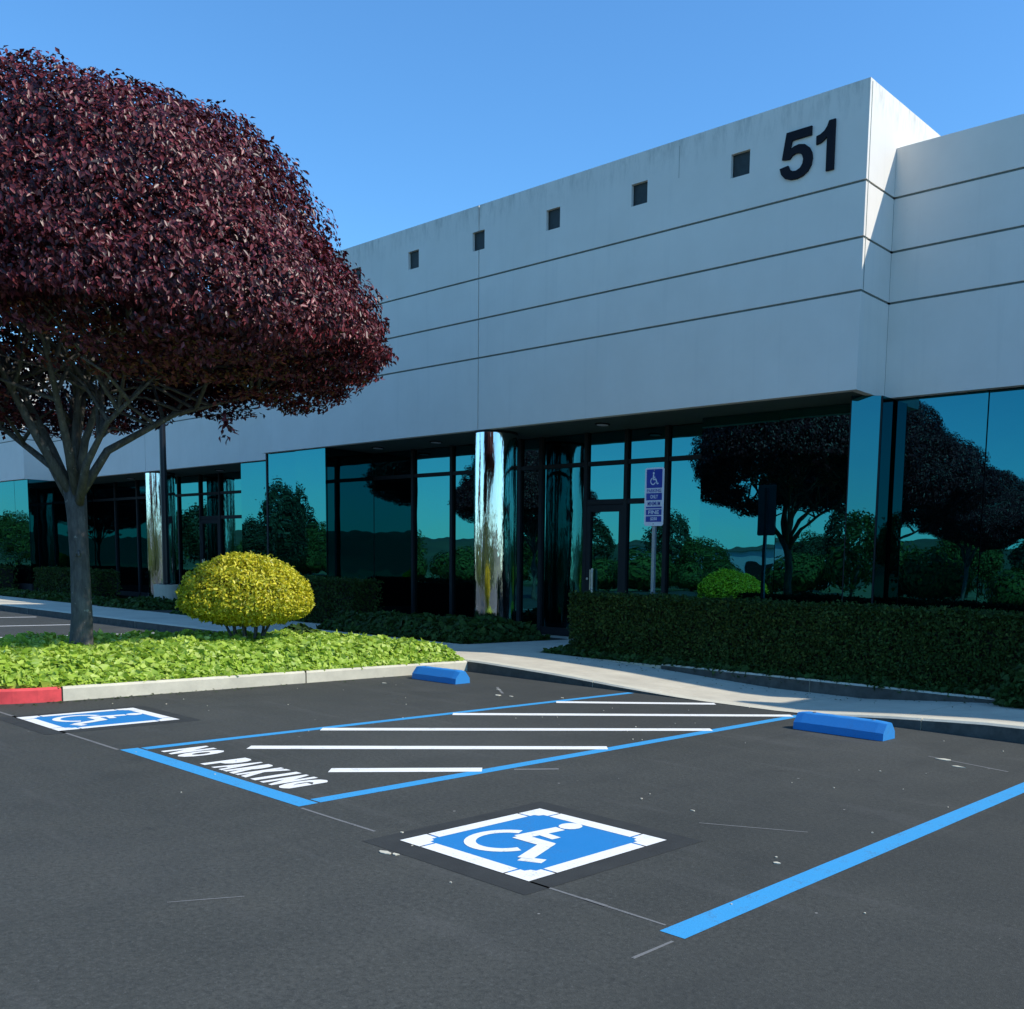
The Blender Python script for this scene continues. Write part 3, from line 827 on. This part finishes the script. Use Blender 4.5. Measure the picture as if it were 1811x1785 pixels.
# ------------------------------------------------------------------ lamp post in the far planter
lp = empty('lamp_post', (-26.0, 11.45, .15)); tag(lp, 'tall thin black lamp post on a pale concrete footing by the left entrance', 'lamp post')
B().tube([(0, 0, -.05), (0, 0, .60)], .30, 24).make('footing', M['walk'], lp)
B().box(-.13, .13, -.13, .13, .60, .63).make('base_plate', M['black'], lp)
B().tube([(0, 0, .63), (0, 0, 6.6)], [.085, .07], 14).make('pole', M['black'], lp)
B().tube([(0, 0, 6.55), (0, -.8, 6.7)], .03, 8).make('arm', M['black'], lp)
B().box(-.2, .2, -1.4, -.75, 6.62, 6.76).make('lamp_head', M['black'], lp)

# ------------------------------------------------------------------ purple leaved trees
def crown_points(lobes, n, seed, shell=(.72, 1.02), lump=.10, zmin=None):
    r = np.random.default_rng(seed)
    P = []; Nn = []; tot = sum(l[3] * l[3] + l[3] * l[4] for l in lobes)
    for li, (x, y, z, ra, rz, *rest) in enumerate(lobes):
        rzd = rest[0] if rest else rz
        k = int(n * (ra * ra + ra * rz) / tot * 1.5)
        d = r.normal(0, 1, (k, 3)); d /= np.linalg.norm(d, axis=1)[:, None]
        q = d * np.array([ra, ra, rz]); q[d[:, 2] < 0, 2] *= rzd / rz
        lumpv = 1 + lump * vnoise(d * 3, 1.5, seed + li) + .5 * lump * vnoise(d * 9, 1.5, seed + 9 + li)
        rad = shell[0] + (shell[1] - shell[0]) * r.beta(3.0, 1.3, k)
        # thin, ragged underside
        q = q * (rad * lumpv)[:, None] + np.array([x, y, z])
        nn = d / np.array([ra, ra, rz]); nn /= np.linalg.norm(nn, axis=1)[:, None]
        hole = vnoise(d * 5, 1.4, seed + 31 + li)
        keep = (hole > -.95 + .75 * (d[:, 2] < -.15)) | ((rad < .80) & (d[:, 2] > -.15))
        for lj, l2 in enumerate(lobes):
            if lj == li: continue
            dd = (q - np.array(l2[:3])) / np.array([l2[3], l2[3], l2[4]])
            keep &= (dd ** 2).sum(1) > .80 ** 2
        P.append(q[keep]); Nn.append(nn[keep])
    P = np.vstack(P); Nn = np.vstack(Nn)
    return P, Nn

def purple_tree():
    t = empty('purple_leaf_tree', (-13.42, 4.85, .12))
    o = np.array([-13.42, 4.85, .12])
    def L(*p): return tuple(np.array(p) - o)
    V = B().tube([L(-13.42, 4.85, .0), L(-13.40, 4.85, .3), L(-13.36, 4.85, .7), L(-13.36, 4.85, 1.3), L(-13.42, 4.86, 1.9), L(-13.50, 4.87, 2.3)], [.18, .135, .112, .102, .108, .125], 16)
    V.V = [(x + .012 * fbm((x, y, z), 6, 1), y + .012 * fbm((x, y, z), 6, 4), z) for x, y, z in V.V]
    V.make('trunk', M['bark'], t, True)
    B().tube([L(-13.20, 4.78, 1.42), L(-13.08, 4.74, 1.46), L(-13.02, 4.72, 1.40)], [.03, .022, .012], 7).make('branch_stub', M['bark'], t, True)
    r = random.Random(3)
    mains = [[(-13.46, 4.87, 1.95), (-13.85, 4.75, 2.5), (-14.6, 4.45, 3.0), (-15.7, 4.1, 3.5)],
             [(-13.50, 4.87, 2.05), (-13.78, 5.0, 2.7), (-14.1, 5.25, 3.5), (-14.6, 5.7, 4.6)],
             [(-13.48, 4.87, 2.05), (-13.68, 4.70, 2.7), (-13.85, 4.4, 3.5), (-14.1, 4.0, 4.7)],
             [(-13.46, 4.87, 2.1), (-13.48, 4.9, 2.9), (-13.35, 4.95, 3.8), (-13.3, 5.1, 5.2)],
             [(-13.44, 4.87, 2.1), (-13.28, 4.93, 2.8), (-12.95, 5.1, 3.6), (-12.5, 5.3, 4.6)],
             [(-13.40, 4.87, 2.0), (-13.05, 4.85, 2.5), (-12.4, 4.85, 2.95), (-11.3, 5.0, 3.45)],
             [(-13.44, 4.85, 2.1), (-13.52, 4.5, 2.8), (-13.35, 4.1, 3.5), (-12.9, 3.5, 4.2)],
             [(-13.46, 4.87, 2.1), (-13.85, 4.95, 2.7), (-14.4, 5.2, 3.3), (-15.1, 5.6, 4.1)],
             [(-13.40, 4.87, 2.1), (-13.20, 4.7, 2.75), (-12.7, 4.4, 3.4), (-12.0, 4.0, 4.1)],
             [(-13.42, 4.87, 2.1), (-13.2, 5.15, 2.7), (-12.8, 5.8, 3.2), (-12.2, 6.8, 3.6)]]
    rad = [.062, .050, .033, .012]
    for i, pts in enumerate(mains):
        sc = r.uniform(.85, 1.1)
        br = B().tube([L(*p) for p in pts], [q * sc for q in rad], 9).make('branch', M['bark'], t, True)
        tw = B()
        for j in range(12):
            k = r.uniform(.5, .97) * 3; a = int(min(k, 2)); f = k - a
            p0 = Vector(pts[a]).lerp(Vector(pts[a + 1]), f)
            d = Vector((r.uniform(-1, 1), r.uniform(-1, 1), r.uniform(.1, 1.0))).normalized() * r.uniform(.7, 1.5)
            p1 = p0 + d * .5 + Vector((0, 0, .08)); p2 = p0 + d
            tw.tube([L(*p0), L(*p1), L(*p2)], [.028, .018, .006], 5, False)
        tw.make('twigs', M['bark'], br, True)['kind'] = 'stuff'
    lobes = [(-12.97, 5.25, 4.64, 2.60, 2.24, 1.25), (-12.55, 5.6, 4.08, 2.64, 1.58, .84), (-14.2, 4.7, 4.15, 2.4, 1.6, 1.15)]
    P, Nn = crown_points(lobes, 215000, 11, (.66, 1.01), lump=.08)
    P2, N2 = crown_points([(x, y, z + .12, a * .78, c * .78, d * .55) for x, y, z, a, c, d in lobes[:2]], 26000, 12, (.7, 1.0), lump=.05)
    P = np.vstack([P, P2]); Nn = np.vstack([Nn, N2])
    leaves('crown', P - o, Nn, .076, M['purple'], t, droop=.6, aspect=.5, jit=.45, seed=5, tipdir=(.55, .1, -.4))
    # a drooping sprig under the right side
    k = 45; q = rng.normal(0, 1, (k, 3)) * np.array([.035, .035, .08]) + np.array([-11.1, 5.6, 2.95])
    leaves('hanging_sprig', q - o, rng.normal(0, 1, (k, 3)), .075, M['purple'], t, droop=1.2, seed=8)
    return t
pt = purple_tree()
tag(pt, 'broad dark purple leaved tree rising from the bright ivy island', 'tree', 'purple leaved trees')
for (x, y, rz, sc, lb) in ((-16.3, -6.0, 2.1, 1.15, 'purple leaved tree whose crown shows in the glass right of the blue-tinted pilaster'),
                           (-20.5, -23.5, 4.0, 1.1, 'smaller looking purple tree with a pale trunk mirrored near the right edge'),
                           (-34.0, -5.0, 1.1, 1.05, 'purple leaved tree mirrored in the far left glass')):
    c = copy_tree(pt); c.location = (x, y, 0); c.rotation_euler.z = rz; c.scale = (sc, sc, sc); c['label'] = lb

# ------------------------------------------------------------------ yellow shrub
sh = empty('yellow_shrub', (-13.5, 7.05, .12)); tag(sh, 'rounded clipped shrub with bright yellow green leaves behind the ivy', 'shrub')
def shell_pts(n, a, bb, up, dn, zc, seed, lo=.8, hi=1.03, lump=.05):
    r = np.random.default_rng(seed); d = r.normal(0, 1, (n, 3)); d /= np.linalg.norm(d, axis=1)[:, None]
    q = d * np.array([a, bb, 1]); q[:, 2] = np.where(d[:, 2] > 0, d[:, 2] * up, d[:, 2] * dn)
    q *= ((lo + (hi - lo) * r.beta(3, 1.2, n)) * (1 + lump * vnoise(d * 4, 1.5, seed)))[:, None]
    nn = d.copy(); q[:, 2] += zc
    return q, nn
q, nn = shell_pts(26000, .85, .85, .60, .36, .72, 3, .74, 1.03, .055)
q[:, 2] += .04 * np.clip(1 - (q[:, 0]**2 + q[:, 1]**2), 0, 1)
leaves('crown', q, nn, .058, M['yellow'], sh, droop=.1, aspect=.5, jit=.75, seed=4, fold=.4)
st = B()
for i in range(9):
    t = i * .7; rr = random.uniform(.25, .55)
    st.tube([(.05 * math.cos(t), .05 * math.sin(t), -.1), (.2 * math.cos(t), .2 * math.sin(t), .2), (rr * math.cos(t), rr * math.sin(t), random.uniform(.5, .9))], [.03, .022, .01], 6)
st.make('stems', M['bark'], sh, True)
c2 = B()
V, F = [], []
for i in range(9):
    for j in range(18):
        th = R(-60 + 150 * i / 8); ph = 2 * math.pi * j / 18
        V.append((.62 * math.cos(th) * math.cos(ph), .62 * math.cos(th) * math.sin(ph), .76 + (.46 if th > 0 else .16) * math.sin(th)))
for i in range(8):
    for j in range(18): F.append((i * 18 + j, i * 18 + (j + 1) % 18, (i + 1) * 18 + (j + 1) % 18, (i + 1) * 18 + j))
mk('twiggy_core', V, F, M['twig'], sh, True)

# ------------------------------------------------------------------ ground cover
def cover(name, inside, x0, x1, y0, y1, zf, n, size, mat, label, seed, **k):
    r = np.random.default_rng(seed)
    x = r.uniform(x0, x1, n); y = r.uniform(y0, y1, n)
    keep = inside(x, y); x, y = x[keep], y[keep]
    top = zf(x, y); z = top - (1 - r.beta(1.9, 1.0, len(x))) * (top - .1)
    P = np.c_[x, y, z]; e = .03
    N = np.c_[(zf(x - e, y) - zf(x + e, y)) / (2 * e), (zf(x, y - e) - zf(x, y + e)) / (2 * e), np.ones(len(x))]
    o = leaves(name, P, N, size, M[mat], seed=seed, heart=True, aspect=.85, fold=.22, jit=.75, droop=.25, **k)
    tag(o, label, name.replace('_', ' '), kind='stuff'); return o
def isl_in(x, y):
    a, c, y0, r = IX0 + .06, IX1 - .055, 2.40, 1.24
    ok = (x > a) & (x < c) & (y > y0) & (y < 8.55)
    for cx_ in (a + r, c - r):
        s = (x < a + r) if cx_ == a + r else (x > c - r)
        bad = s & (y < y0 + r) & ((x - cx_) ** 2 + (y - y0 - r) ** 2 > r * r); ok &= ~bad
    return ok
def isl_z(x, y):
    P = np.c_[x, y, 0 * x]
    edge = np.minimum(np.minimum(x - (IX0 + .05), (IX1 - .02) - x), np.minimum(y - 2.35, 8.75 - y))
    return .13 + np.clip(edge / .35, .12, 1) * (.21 + .06 * vnoise(P, 2.2, 4) + .035 * vnoise(P, 7, 5))
cover('ivy_ground_cover', isl_in, IX0, IX1, 2.35, 8.6, isl_z, 105000, .066, 'ivy', 'dense bright lime green ivy filling the kerbed island', 21)
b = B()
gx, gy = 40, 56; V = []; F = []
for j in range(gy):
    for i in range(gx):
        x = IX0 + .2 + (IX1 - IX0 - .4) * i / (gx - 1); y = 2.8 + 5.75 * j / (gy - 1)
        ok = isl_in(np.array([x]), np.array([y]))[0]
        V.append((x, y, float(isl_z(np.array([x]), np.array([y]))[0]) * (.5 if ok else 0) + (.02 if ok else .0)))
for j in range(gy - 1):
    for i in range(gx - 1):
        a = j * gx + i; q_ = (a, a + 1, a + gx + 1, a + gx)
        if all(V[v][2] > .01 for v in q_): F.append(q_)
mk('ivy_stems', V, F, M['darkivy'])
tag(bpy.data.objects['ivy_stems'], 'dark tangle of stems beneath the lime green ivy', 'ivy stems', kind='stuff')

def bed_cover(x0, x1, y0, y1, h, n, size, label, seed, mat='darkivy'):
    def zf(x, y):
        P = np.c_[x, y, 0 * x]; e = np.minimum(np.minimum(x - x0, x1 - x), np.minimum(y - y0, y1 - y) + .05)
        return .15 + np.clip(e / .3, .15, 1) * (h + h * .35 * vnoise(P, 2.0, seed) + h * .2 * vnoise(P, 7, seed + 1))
    cover('ivy_ground_cover', lambda x, y: x > -1e9, x0, x1, y0, y1, zf, n, size, mat, label, seed)
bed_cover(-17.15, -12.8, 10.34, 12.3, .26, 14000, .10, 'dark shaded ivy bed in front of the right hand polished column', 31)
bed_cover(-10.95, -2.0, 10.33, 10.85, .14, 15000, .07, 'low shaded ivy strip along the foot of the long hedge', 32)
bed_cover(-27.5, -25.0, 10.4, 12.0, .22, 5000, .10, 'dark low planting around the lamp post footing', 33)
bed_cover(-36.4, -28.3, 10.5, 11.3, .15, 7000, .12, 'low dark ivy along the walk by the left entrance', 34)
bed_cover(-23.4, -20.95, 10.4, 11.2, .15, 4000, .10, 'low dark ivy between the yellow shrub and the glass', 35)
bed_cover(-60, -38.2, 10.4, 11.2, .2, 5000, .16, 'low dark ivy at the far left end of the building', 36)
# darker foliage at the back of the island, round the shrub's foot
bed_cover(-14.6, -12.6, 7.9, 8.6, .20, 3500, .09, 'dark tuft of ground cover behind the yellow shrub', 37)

def hedge(x0, x1, y0, y1, ztop, n, label, seed, size=.05):
    e = empty('clipped_hedge', ((x0 + x1) / 2, (y0 + y1) / 2, .15)); tag(e, label, 'hedge', 'clipped hedges in front of the glass')
    cx_, cy_ = (x0 + x1) / 2, (y0 + y1) / 2; hx, hy, hz = (x1 - x0) / 2, (y1 - y0) / 2, ztop - .15
    r = np.random.default_rng(seed)
    areas = np.array([2 * hx * hz, 2 * hx * 2 * hy, 2 * hy * hz, 2 * hy * hz]); areas = areas / areas.sum()
    f = r.choice(4, n, p=areas); u = r.uniform(-1, 1, n); v = r.uniform(0, 1, n); P = np.zeros((n, 3)); N = np.zeros((n, 3))
    for k, (nn, fn) in enumerate((((0, -1, 0), lambda u, v: (u * hx, -hy + 0 * u, v * hz)), ((0, 0, 1), lambda u, v: (u * hx, (2 * v - 1) * hy, hz + 0 * u)),
                                  ((-1, 0, 0), lambda u, v: (-hx + 0 * u, u * hy, v * hz)), ((1, 0, 0), lambda u, v: (hx + 0 * u, u * hy, v * hz)))):
        s = f == k; P[s] = np.c_[fn(u[s], v[s])]; N[s] = nn
    dep = (1 - r.beta(3, 1, n)) * .12 + .028 * vnoise(P, 3.5, seed) + .012 * vnoise(P, 14, seed + 1) - (r.random(n) > .985) * .05 - .005
    P = P - N * dep[:, None]
    leaves('foliage', P, N, size, M['hedge'], e, droop=0, aspect=.55, jit=.7, seed=seed)
    B().box(-hx + .09, hx - .09, -hy + .09, hy - .09, 0, hz - .08).make('twiggy_core', M['twig'], e)
hedge(-10.45, 4.0, 10.45, 11.1, 1.05, 95000, 'long dark clipped hedge in front of the glass right of the entrance', 41)
hedge(-20.2, -17.45, 11.3, 12.0, 1.08, 9000, 'short boxy hedge against the glass right of the yellow shrub', 42, .06)
hedge(-24.0, -20.9, 11.35, 12.0, .95, 9000, 'dark hedge below the sky blue window panes left of the boxy one', 43, .06)
hedge(-36.0, -31.2, 11.7, 12.4, 1.0, 9000, 'hedge along the glass between the trunk and the left polished column', 44, .07)
hedge(-60.0, -38.3, 11.3, 11.95, 1.0, 11000, 'far hedge under the glass at the left edge of the picture', 45, .09)

# plant spilling at the right edge of the picture
sp = empty('leafy_plant', (-3.35, 10.25, .15)); tag(sp, 'loose leafy plant spilling over the walk at the right edge', 'plant')
q, nn = shell_pts(2600, .5, .35, .42, .12, .05, 6, .3, 1.05, .12); q = q[q[:, 2] > -.02]; nn = rng.normal(0, .5, q.shape) + [0, -.5, 1]
leaves('foliage', q, nn, .07, M['darkivy'], sp, heart=True, aspect=.8, seed=9, droop=.3)
B().tube([(0, 0, -.05), (0.02, 0, .15), (.1, -.05, .32)], [.02, .015, .006], 6).make('stem', M['bark'], sp)

# ------------------------------------------------------------------ trees across the lot, seen mirrored in the glass
def lot_tree(name, h, rad, n, mat, seed, size):
    t = empty(name)
    B().tube([(0, 0, -.1), (.05, 0, h * .25), (-.05, .05, h * .55)], [.22, .16, .1], 8).make('trunk', M['bark'], t, True)
    r = random.Random(seed)
    lobes = [(0, 0, h * .58, rad, h * .42)] + [(math.cos(a) * rad * .5, math.sin(a) * rad * .5, h * r.uniform(.35, .7), rad * r.uniform(.45, .65), h * r.uniform(.18, .28)) for a in [i * 1.3 for i in range(5)]]
    P, N = crown_points(lobes, n, seed, (.55, 1.05), .22)
    leaves('crown', P, N, size, M[mat], t, seed=seed, aspect=.6, jit=.6)
    return t
protoA = lot_tree('green_tree', 7.0, 3.4, 9000, 'green', 51, .34)
protoB = lot_tree('dark_evergreen_tree', 9.5, 3.0, 9000, 'pine', 52, .36)
spots = [(-9, -34, 0), (-14, -38, 0), (-3, -36, 0), (-20, -33, 1), (-26, -37, 0), (-33, -34, 1), (-39, -38, 1), (-46, -34, 0), (-53, -38, 1), (3, -33, 0), (9, -38, 1), (-61, -33, 0), (-70, -36, 1), (16, -34, 0), (-29, -45, 1), (-11, -47, 1), (-44, -47, 0), (-80, -30, 0), (-86, -24, 1), (-92, -33, 0), (-99, -27, 1), (-90, -15, 1), (-96, -6, 0), (-104, -18, 0), (-112, -26, 1), (-120, -35, 0), (-108, -38, 1), (-128, -24, 0), (-76, -41, 0), (-66, -42, 1), (-100, 3, 1)]
r = random.Random(2); first = {0: True, 1: True}
GT = 'trees across the parking lot, mirrored in the glass'
for x, y, k in spots:
    src = protoB if k else protoA
    o = src if first[k] else copy_tree(src); first[k] = False
    o.location = (x, y, -.03); o.rotation_euler.z = r.uniform(0, 6.3); s = r.uniform(.5, .8) * (1.05 if x < -60 else .85 if k else 1); o.scale = (s, s, s * r.uniform(.85, 1.15))
    tag(o, 'dark evergreen tree across the lot, seen only mirrored in the glass' if k else 'mid green tree across the lot, seen only mirrored in the glass', 'tree', GT + (', dark' if k else ', green'))
pb = None
GB = 'rounded bushes along the far edge of the lot, mirrored in the glass'
for i in range(30):
    x = -112 + i * 4.6 + r.uniform(-1.2, 1.2); y = -28.5 + r.uniform(-1.5, 1.0)
    if pb is None:
        pb = empty('green_bush'); q, nn = shell_pts(3800, 2.3, 1.7, 1.5, .9, 1.1, 61, .6, 1.08, .14)
        leaves('crown', q, nn, .26, M['green'], pb, jit=.7, seed=61, aspect=.6)
        B().tube([(0, 0, -.1), (.05, 0, .6), (0, .1, 1.4)], [.12, .09, .03], 7).make('stem', M['bark'], pb, True); o = pb
    else: o = copy_tree(pb)
    k = r.uniform(.8, 1.35); o.location = (x, y, -.03); o.rotation_euler.z = r.uniform(0, 6.3); o.scale = (k, k, k * r.uniform(.8, 1.25))
    tag(o, 'rounded green bush at the far edge of the lot, seen only mirrored in the glass', 'bush', GB)
wb = empty('warehouse', (-62, -60, 0)); tag(wb, 'low white building far across the lot, mirrored in the glass', 'building')
B().box(-12, 12, -5, 5, 0, 4.2).make('wall', M['signwhite'], wb)
B().box(-12.3, 12.3, -5.3, 5.3, 4.2, 4.5).make('roof', M['joint'], wb)
for i in range(4): B().box(-9.5 + i * 5, -6.5 + i * 5, 5.002, 5.05, .1, 3.0).make('loading_door', M['frame'], wb)
